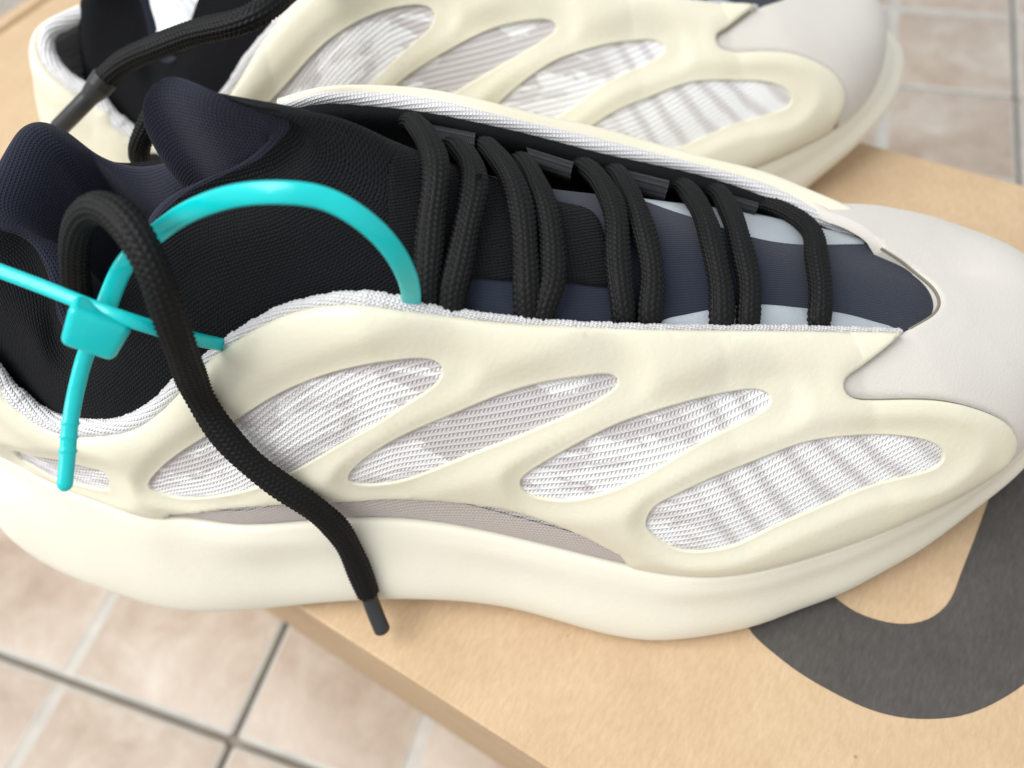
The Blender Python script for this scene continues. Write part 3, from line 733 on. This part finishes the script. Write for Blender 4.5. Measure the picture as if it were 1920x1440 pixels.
mcr = np.array([(60,55,36),(69,56,35.5),(78,57,35),(91,59,33),(105,61,31),(118,63,29.5),(132,65,28),(147,65,27),(161,65,26),(176,63.5,25.5),(185,62.5,25),(192,61.5,25),(199,60,25),(206,57.5,25.2)], float)
B1 = A1 + np.array([0, 2.2, -1.6]); B2 = A1 + np.array([0, 4.2, -6.0]); B3 = A1 * .45 + mcr * .55 + np.array([0, 4.0, 3]); B4 = mcr + [0, 1.5, .3]
for i_, k_ in ((10, .25), (11, .9), (12, 1.0), (13, 1.0)):
    B3[i_] = B3[i_] * (1 - k_) + (A1[i_] + [1.0, 5.0, -6.5]) * k_; B4[i_] = B4[i_] * (1 - k_) + (A1[i_] + [1.0, 5.6, -9.0]) * k_
loft_obj('inner_side_cage', loft([A0, A1, B1, B2, B3, B4], 160, 60), MT['cage'], SHOE)
loft_obj('inner_rim_piping', loft([A0 + [0, 1.2, -.6], A0 + [0, .2, .1], (A0 + A2) / 2 + [0, -.5, .8], A2, A2 + [0, .6, -1.5]], 260, 18), MT['piping'], SHOE)
loft_obj('inner_rim_binding', loft([A2 + [0, 1.0, -.8], A2 + [0, .1, -.15], (A2 + A3) / 2 + [0, -.2, .4], A3, A4, A4 + [0, -3, -14], A4 + [0, -16, -24]], 160, 26), MT['black'], SHOE)

# ------------------------------------------------------------------ tongue and bootie
def tong_rows():
    xs = [214, 205, 197, 177, 160, 147, 130, 117, 104, 90]
    la = [(-13,50),(-12,53.8),(-12.5,56.8),(-14,61.5),(-16,66.5),(-17,70),(-18.5,75),(-20,79.5),(-18,83),(-11,84)]
    ri = [(4,53),(5,56),(6,58.8),(7,66.5),(8,73.5),(8,78.5),(9,85.5),(10,91),(11,97),(12,100)]
    me = [(18,51.5),(19,54.8),(21,57),(28,60),(30,64.5),(29,69.5),(26,78),(25,83),(26,87.5),(26,90)]
    R = []
    for x, a, r, m in zip(xs, la, ri, me):
        q1 = (x, a[0] * .62 + r[0] * .38, a[1] * .36 + r[1] * .64); q2 = (x, m[0] * .62 + r[0] * .38, m[1] * .36 + r[1] * .64)
        R.append([(x, a[0] - 3, a[1] - 6), (x, a[0], a[1]), q1, (x, r[0], r[1]), q2, (x, m[0], m[1]), (x, m[0] + 4, m[1] - 16)])
    return R
TR = tong_rows()
# collar edge of the bootie, one closed line (px, height), from the heel peak round by the far side and the tongue
RIM = np.array([(78,229,106),(130,250,101),(182,289,96),(250,313,93),(320,303,96),(368,274,101),(340,238,110),(305,200,119),(294,166,124),(312,146,126),(340,147,126),(401,172,125),
                (474,195,122),(522,209,119.5),(532,236,116),(510,268,112.5),(466,302,110),(400,332,107.5),(330,368,104.5),(284,412,101),(245,480,95),(205,570,86),(160,640,78),
                (118,600,80),(104,545,85),(82,482,91),(45,441,96),(0,424,99.5),(-28,384,103),(-12,330,105),(22,268,107),(48,237,107)], float)
RW = L3(RIM)
NB = 320
# matching points of the skirt that the collar runs down to
SK = np.array([(4,38,76),(10,40,75),(18,42,76),(30,44,79),(44,46,84),(58,46,88),(70,45,87),(82,43,83),(92,37,80),(100,32,78),(104,27,87),(104,22,92.5),
               (104,17,96),(104,11,98),(104,5,97),(104,-2,94),(102,-10,91.5),(96,-17,87),(86,-19,85),(74,-18,82),(58,-15,76),(40,-17,66),(22,-20,58),
               (8,-18,56),(0,-14,57),(-8,-9,58),(-16,-2,60),(-21,6,63),(-23,14,67),(-20,22,70),(-12,30,73),(-4,35,75)], float)
out = SK - RW; cen = RW.mean(0)
MID1 = RW * .72 + SK * .28; MID2 = RW * .35 + SK * .65
pf = np.zeros(len(RW)); pf[10:18] = 1; pf[9] = .5; pf[18] = .7; pf[19] = .3
def outw(P, amt, up):
    d = P[:, :2] - cen[:2]; d /= np.linalg.norm(d, axis=1)[:, None] + 1e-9
    return P + np.c_[d * np.asarray(amt)[:, None] if np.ndim(amt) else d * amt, np.broadcast_to(up, (len(P),))]
pm = np.zeros(len(RW)); pm[6:12] = [.5, 1, 1, 1, .7, .3]; q_ = (1 - pf) * (1 - pm)
MID1 = outw(MID1, 3.5 * q_ + 1.0 * pm, 1.0 + 2.0 * pf * (1 - pm) - 1.0 * pm); MID2 = outw(MID2, 3.0 * q_ + 1.5 * pm, 2.0 * pf * (1 - pm))
ROLL = outw(RW, 2.6, -2.0)
ina = outw(RW, -3.6, -2.2); inb = outw(RW, -6.0, -10.0); inc = np.c_[RW[:, :2] * .78 + cen[:2] * .22, RW[:, 2] * 0.45 + 24]
ind = np.c_[RW[:, :2] * .62 + cen[:2] * .38, np.full(len(RW), 40.0)]
GA = loft([ind, inc, inb, ina, RW, ROLL, MID1, MID2, SK], NB, 120, True, 0.8)
kr = int(np.argmin([np.abs(GA[:, k] - spl(RW, NB, True)).sum() for k in range(120)])) + 1
GI = GA[:, :kr + 1][:, ::-1].copy(); GO = GA[:, kr:].copy()
def along_uv(G):
    n, m = G.shape[:2]; ring = np.r_[G, G[:1]]; per = np.linalg.norm(np.diff(ring, axis=0), axis=2).sum(0).mean()
    v = np.concatenate([np.zeros((n, 1)), np.cumsum(np.linalg.norm(np.diff(G, axis=1), axis=2), 1)], 1)
    return np.stack([np.repeat(np.arange(n) / n * round(per), m), v.ravel()], 1)
loft_obj('bootie', GO, MT['tongue_knit'], SHOE, closed_u=True, uv=along_uv(GO))
loft_obj('collar_lining', GI, MT['lining'], SHOE, closed_u=True, uv=along_uv(GI))
bmv = [tuple(p) for p in GI[:, -1]]
mesh_obj('insole', bmv, [tuple(range(len(bmv)))], MT['black'], SHOE)
GT = loft([np.array(r, float) for r in TR], 90, 120)      # index: across, along
loft_obj('tongue', GT, MT['navy2'], SHOE)
TONG_BVH = BVHTree.FromPolygons([tuple(p) for p in GT.reshape(-1, 3)] , grid_faces(*GT.shape[:2]))
BOOT_BVH = BVHTree.FromPolygons([tuple(p) for p in GO.reshape(-1, 3)], grid_faces(GO.shape[0], GO.shape[1], True))
def hit_tongue(p):
    o = Vector(CAM_S); d = Vector(sdir([p])[0]).normalized(); best = None
    for T in (TONG_BVH, BOOT_BVH):
        h = T.ray_cast(o, d)
        if h[0] is not None and (best is None or h[3] < best[2]):
            n = h[1] if h[1].dot(d) < 0 else -h[1]; best = (h[0], n, h[3])
    return best
def film(name, px, off, mat, thick=0.35, step=9):
    P = resample(np.array(px, float), step); vs, tr = cdt_patch(P, [], step * 1.4, ())
    V = []; ok = []
    o = Vector(CAM_S)
    for p in vs:
        h = hit_tongue(p); d = Vector(sdir([p])[0]).normalized()
        V.append(np.array(h[0]) - np.array(d) * off if h else np.array(o + d * 150))
    V = np.array(V); n = len(V); low = V + np.array(sdir(vs)) * thick
    ed = {}
    for t in tr:
        for i in range(3): ed[(t[i], t[(i + 1) % 3])] = 1
    bd = [e for e in ed if (e[1], e[0]) not in ed]
    F = [tuple(t) for t in tr] + [(b, a, a + n, b + n) for a, b in bd]
    return mesh_obj(name, np.r_[V, low], F, mat, SHOE, np.r_[vs, vs] * .13)
film('knit_panel', [(742,290),(800,300),(900,325),(1000,362),(1060,380),(1110,396),(1132,440),(1144,500),(1148,533),(1080,531),(1000,528),(880,521),(780,517),(735,500),(728,400)], 0.6, MT['tongue_knit'], 1.2)
film('reflective_patch', [(1236,606),(1275,592),(1330,581),(1420,571),(1480,575),(1545,582),(1600,592),(1650,606),(1684,620),(1690,640),(1450,640),(1240,630)], 0.5, MT['reflect'])
inb_px = spl(np.array([(1172,366),(1215,380),(1260,396),(1310,412),(1372,434),(1435,451),(1500,459),(1560,459),(1620,458)], float), 60)
Gr = []
for p in inb_px:
    h = hit_tongue(p)
    if h is None: continue
    a = np.array(h[0]); xr = np.clip(a[0], 92, 212)
    kx = int(np.argmin(np.abs(GT[72, :, 0] - xr))); b = GT[74, kx]
    row = []
    for f in np.linspace(0, 1, 9):
        q = TONG_BVH.find_nearest(Vector(a * (1 - f) + b * f + [0, 0, 3.0 * f * (1 - f)])); n_ = q[1] if q[1].z > 0 else -q[1]
        row.append(np.array(q[0] + n_ * (0.45 if 0 < f < 1 else 0.1)))
    Gr.append(row)
loft_obj('reflective_patch', np.array(Gr), MT['reflect'], SHOE)

# ------------------------------------------------------------------ laces
def braid(s, t):
    k = 14.0; q = np.mod(t * k / (2 * np.pi), 1.0); i = np.floor(t * k / (2 * np.pi))
    ridge = np.sqrt(np.clip(1 - (2 * q - 1) ** 2, 0, 1)); sg = np.where(np.mod(i, 2) > 0.5, 1.0, -1.0)
    st = 0.5 + 0.5 * np.cos(2 * np.pi * (s / 1.2 + sg * (q - .5) * .55 + 0.5 * np.mod(i, 2)))
    return 0.58 * ridge * (0.25 + 0.75 * st) - 0.30
def lace(name, P, ra, rb, parent, N=None, step=0.32, up=None):
    P = np.asarray(P, float); n = int(poly_len(spl(P, 200)) / step)
    Q = spl(P, n); Nq = None
    if N is not None:
        N = np.asarray(N, float); Nq = np.stack([np.interp(np.linspace(0, 1, n), np.linspace(0, 1, len(N)), N[:, k]) for k in range(3)], 1)
    j = 0.12 * np.sin(np.linspace(0, n * step * .35, n) + rng.uniform(0, 6))
    return tube(name, Q, ra + j, rb, 72, MT['lace'], parent, rfun=braid, N=Nq, up=up)
strands = [
 [(744,196,'u'),(768,229,5),(793,262,2.6),(808,328,2.2),(806,401,2.2),(802,474,2.2),(801,540,2.2),(800,585,0.5),(800,610,'d')],
 [(825,250,'u'),(843,273,3),(870,303,2.4),(881,346,2.2),(871,419,2.2),(858,500,2.2),(848,545,2.2),(844,590,0.5),(842,615,'d')],
 [(880,250,'u'),(905,272,3.6),(932,314,3.0),(957,365,2.4),(975,437,2.2),(980,510,2.2),(983,550,2.2),(988,595,0.3),(990,620,'d')],
 [(975,285,'u'),(974,300,2.6),(994,335,2.4),(1012,394,2.2),(1026,456,2.2),(1029,510,2.3),(1025,550,2.6),(1010,592,0.9),(1000,620,'d')],
 [(1064,296,'u'),(1088,310,3.6),(1121,346,3.0),(1143,401,2.3),(1150,474,2.2),(1155,540,2.2),(1163,590,1.6),(1168,622,'d')],
 [(1153,305,'u'),(1150,321,2.8),(1169,365,2.4),(1190,419,2.2),(1207,480,2.2),(1215,541,2.2),(1211,595,1.6),(1205,622,'d')],
 [(1250,336,'u'),(1275,348,3.6),(1300,383,2.8),(1319,437,2.2),(1334,505,2.2),(1344,559,2.2),(1347,603,1.4),(1348,628,'d')],
 [(1325,338,'u'),(1338,357,2.8),(1356,401,2.4),(1373,446,2.2),(1387,500,2.2),(1395,545,2.2),(1396,603,1.4),(1394,628,'d')],
 [(1378,362,'u'),(1405,376,3.4),(1450,393,3.0),(1486,410,2.6),(1508,440,2.2),(1520,490,2.2),(1527,545,2.2),(1529,603,1.4),(1529,628,'d')]]
for S_ in strands:
    vis = [q for q in S_ if not isinstance(q[2], str)]
    (x0, y0, _), (x1, y1, _) = vis[0], vis[1]
    zr0 = float(cl_interp(x0, [560, 600, 892, 1220, 1512, 1650], [98.5, 98, 90, 74, 62, 57]))
    p0 = L([(x0, y0)], zr0 - (6.5 if x0 > 1390 else 4.5))[0]
    P = [p0 + ([-9, 3, -3] if x0 > 1390 else [0, 4, -8]), p0]; Nn = [np.array([0, .55, .83]), np.array([0, .45, .9])]
    for (x, y, m) in vis[1:]:
        h = hit_tongue((x, y))
        if h is None or h[0].y > 26.5 - 0.02 * max(0, x - 1350): continue
        P.append(np.array(h[0]) + np.array(h[1]) * m); Nn.append(np.array(h[1]))
    P.append(P[-1] + np.array([0, -2.0, -6.5])); Nn.append(Nn[-1])
    Pd = spl(np.array(P), 70); Nn = np.array(Nn) * .4 + np.mean(Nn, 0) * .6
    for _ in range(10): Pd[1:-1] = (Pd[:-2] + 2 * Pd[1:-1] + Pd[2:]) / 4
    lace('lace_strand', Pd, 2.6, 1.85, SHOE, Nn)
# webbing loops that hold the laces on the far side
for (a, b, c, d) in [((800,232),(893,250),(890,292),(806,276)), ((986,276),(1076,304),(1070,330),(996,306)), ((1164,316),(1254,338),(1248,368),(1172,348)), ((1355,362),(1420,380),(1415,402),(1360,384))]:
    z0 = cl_interp((a[0] + b[0]) / 2, [800, 1000, 1200, 1420], [90.5, 82.5, 73, 63.5])
    Aw = L([a, b], z0); Bw = L([d, c], z0 + 0.8)
    m_ = (Aw + Bw) / 2 + [0, -1.2, 1.6]
    rows_ = [Aw + [0, 3, -5], Aw, m_, Bw, Bw + [0, 1.5, -3]]
    Gq = loft(rows_, 14, 14); n_, k_ = Gq.shape[:2]
    uvq = np.stack([np.repeat(np.linspace(0, 12, n_), k_), np.tile(np.linspace(0, 8, k_), n_)], 1)[:, ::1]
    loft_obj('lace_loop', Gq, MT['webbing'], SHOE, uv=uvq)

# the loose lace end that falls across the outer side
CAGE_T = bvh(3.0)[0]
def hit_side(p, off):
    o = Vector(CAM_S); d = Vector(sdir([p])[0]).normalized(); best = None
    for T in (CAGE_T, SOLE_BVH):
        h = T.ray_cast(o, d)
        if h[0] is not None and (best is None or h[3] < best[1]): best = (h[0], h[3])
    return np.array(best[0]) - np.array(d) * off
pe = list(L3([(330,706,58),(262,697,60),(205,672,66),(160,610,80),(143,530,98),(138,465,108),(150,404,115),(182,381,118.5),(219,394,119.5),(255,437,118),(284,492,114.5),(302,545,110),(322,605,103.5),(345,669,94.5)]))
pe += [hit_side(p, o_) for p, o_ in (((372,742), 4.5), ((417,815), 3.6), ((467,866), 3.0), ((523,910), 3.2), ((574,941), 3.6), ((617,974), 4.2), ((648,1012), 3.8), ((666,1050), 3.4), ((680,1087), 3.2), ((690,1112), 3.0))]
pe = spl(np.array(pe), 120)
for _ in range(14): pe[1:-1] = (pe[:-2] + 2 * pe[1:-1] + pe[2:]) / 4
lend = lace('lace_end', pe, 2.9, 2.5, SHOE)
tip = pe[-1]; q1 = L([(699,1138)], tip[2] - 3.0)[0]; q2 = L([(720,1189)], tip[2] - 8)[0]
ag = spl([tip + (tip - q1) * .12, q1, q2], 40)
tp = np.r_[np.linspace(2.55, 2.15, 8), np.full(28, 2.1), [2.0, 1.8, 1.4, 0.7]]
tube('aglet', ag, tp, tp, 24, MT['aglet'], lend)
# short run of the other end, behind the tongue
lace('lace_end', np.r_[L3([(385,225,86),(350,190,93),(303,203,96),(276,240,92),(262,275,87),(264,303,80),(283,308,66),(315,293,48),(350,284,32),(400,280,18)])], 2.5, 2.1, SHOE)

# ------------------------------------------------------------------ teal tie
TIE = empty('tag_tie', (ORG[0] * MM, ORG[1] * MM, 60 * MM), TH)
def tie_local(o): o.location = (0, 0, -60 * MM); return o
def ribbon(name, P, w, t, up=None, parent=TIE, nr=20, N=None):
    P = np.asarray(P); n = int(poly_len(P) / 0.8) + 20; Q = spl(P, n)
    Nq = None
    if N is not None:
        N = np.asarray(N, float); Nq = np.stack([np.interp(np.linspace(0, 1, n), np.linspace(0, 1, len(N)), N[:, k]) for k in range(3)], 1)
    return tie_local(tube(name, Q, w, t, nr, MT['teal'], parent, up=up, N=Nq))
view = lambda P: (CAM_S - P) / np.linalg.norm(CAM_S - P, axis=1)[:, None]
lp = L3([(178,640,97),(190,600,101),(205,560,102.5),(235,495,104),(285,445,108),(340,405,114.5),(400,378,120),(460,364,123),(530,361,124),(600,370,122.5),(660,398,119.5),(715,443,114.5),(752,494,108),(769,540,100),(770,575,92),(762,605,84)])
ribbon('strap', lp, 1.85, 0.62, N=view(lp))
sp = L3([(-90,474,113),(0,508,110),(75,536,108),(150,566,106.5),(215,591,105),(300,618,100),(370,637,92),(440,652,81),(500,676,70)])
ribbon('tag_strip', sp, 1.35, 0.7, N=view(sp))
hc = L3([(181,617,103)])[0]
hd_u = L3([(205,560,105)])[0] - L3([(165,655,97)])[0]; hd_u /= np.linalg.norm(hd_u)
hv = view(hc[None])[0]; hd_r = np.cross(hd_u, hv); hd_r /= np.linalg.norm(hd_r); hv = np.cross(hd_r, hd_u)
bm = bmesh.new(); bmesh.ops.create_cube(bm, size=1)
for v in bm.verts:
    c = v.co; tpr = 1.0 if c.y > 0 else 0.86
    v.co = Vector(hc + hd_r * c.x * 10.6 * tpr + hd_u * c.y * 8.4 + hv * c.z * 6.0)
bmesh.ops.bevel(bm, geom=bm.edges[:], offset=1.5, segments=4, affect='EDGES', profile=0.5)
hd_o = mesh_obj('lock_head', [v.co[:] for v in bm.verts], [[v.index for v in f.verts] for f in bm.faces], MT['teal'], TIE); bm.free(); tie_local(hd_o)
tl = L3([(172,640,97.5),(160,668,95.5),(148,710,93),(138,755,90.5),(131,800,88.5),(127,850,86),(122,905,83.5),(120.5,921,82.6)])
tQ = spl(tl, 90); s_ = np.linspace(0, 1, 90)
wr = 1.5 - 0.15 * s_; wr = wr + 0.32 * sum(np.exp(-((s_ - c) / 0.008) ** 2) for c in (0.56, 0.65, 0.74)); wr[-4:] *= [0.95, 0.85, 0.65, 0.35]
tie_local(tube('tail', tQ, wr, wr * .62, 20, MT['teal'], TIE, N=view(tQ)))
tag(TIE, 'bright teal plastic tag tie looped through the near sneaker by its laces', 'cable tie')

# ------------------------------------------------------------------ the second sneaker, behind
FAR_T = math.radians(-3.8); FAR_O = np.array([-94.9, 239.8])
FAR = empty('sneaker', (FAR_O[0] * MM, FAR_O[1] * MM, 0), FAR_T)
tag(FAR, 'cream and white knit sneaker behind, out of focus, stuffed with white tissue', 'sneaker', 'pair of sneakers on the box')
for ch in list(SHOE.children):
    if ch.name.startswith('lace_end'): continue
    c = ch.copy(); SC.collection.objects.link(c); c.parent = FAR
    if ch.name.split('.')[0] in ('lace_strand', 'lace_loop', 'reflective_patch', 'knit_panel', 'tongue', 'cap_seam', 'cap_cut_edge', 'inner_rim_piping', 'inner_rim_binding', 'toe_cap'): continue
    c.data = ch.data.copy(); co = np.empty(len(c.data.vertices) * 3); c.data.vertices.foreach_get('co', co); co = co.reshape(-1, 3)
    k = smooth((75 * MM - co[:, 0]) / (115 * MM)); ms = ch.name.startswith('midsole'); co[:, 1] -= (31 if ms else 29) * MM * k; co[:, 0] += 5 * MM * k * k; c.data.vertices.foreach_set('co', co.ravel()); c.data.update()
FX = np.array([math.cos(FAR_T), math.sin(FAR_T)]); FY = np.array([-math.sin(FAR_T), math.cos(FAR_T)])
def Lf(lst):
    a = np.asarray(lst, float); w = L(a[:, :2], a[:, 2], 'w'); d = w[:, :2] - FAR_O
    return np.c_[d @ FX, d @ FY, w[:, 2]]
fl_p = Lf([(640,-75,90),(570,-40,102),(520,-2,106.5),(480,28,107),(440,44,106),(390,55,104),(330,74,101),(270,98,97),(225,122,93),(197,147,90)])
fe = lace('lace_end', fl_p, 3.1, 2.7, FAR)
agp = spl(np.r_[fl_p[-1:] + (fl_p[-1] - fl_p[-2]) * -.05, Lf([(185,163,88.5),(160,190,86),(105,246,80)])], 60)
tp = np.r_[np.linspace(3.3, 3.2, 8), np.linspace(3.2, 2.4, 12), np.full(36, 2.35), [2.2, 2.0, 1.5, 0.7]]
tube('aglet', agp, tp, tp, 24, MT['aglet'], fe)
# crumpled tissue inside it
def tissue():
    n = 60; V = []; F = []
    base = Lf([(335, 2, 86)])[0]
    for i in range(n):
        for j in range(n):
            a, b = i / (n - 1) * 2 - 1, j / (n - 1) * 2 - 1
            r = math.hypot(a, b)
            z = 16 * (1 - r * r * .6) + 2.2 * abs(math.sin(3 * a + 2 * math.sin(2 * b))) + 1.8 * abs(math.sin(4 * b - 2 * a + 1.5 * math.sin(3 * a))) + .5 * abs(math.sin(9 * a + 5 * b))
            V.append((base[0] + a * 16, base[1] + b * 14, base[2] - 14 + z))
    return np.array(V), grid_faces(n, n)
tv, tf = tissue()
TS = mesh_obj('tissue_paper', tv - tv.mean(0), tf, MT['tissue'])
tw = FAR_O + tv.mean(0)[0] * FX + tv.mean(0)[1] * FY
TS.location = (tw[0] * MM, tw[1] * MM, tv.mean(0)[2] * MM); TS.rotation_euler = (0, 0, FAR_T)
tag(TS, 'crumpled white tissue paper stuffed in the far sneaker opening', 'paper')
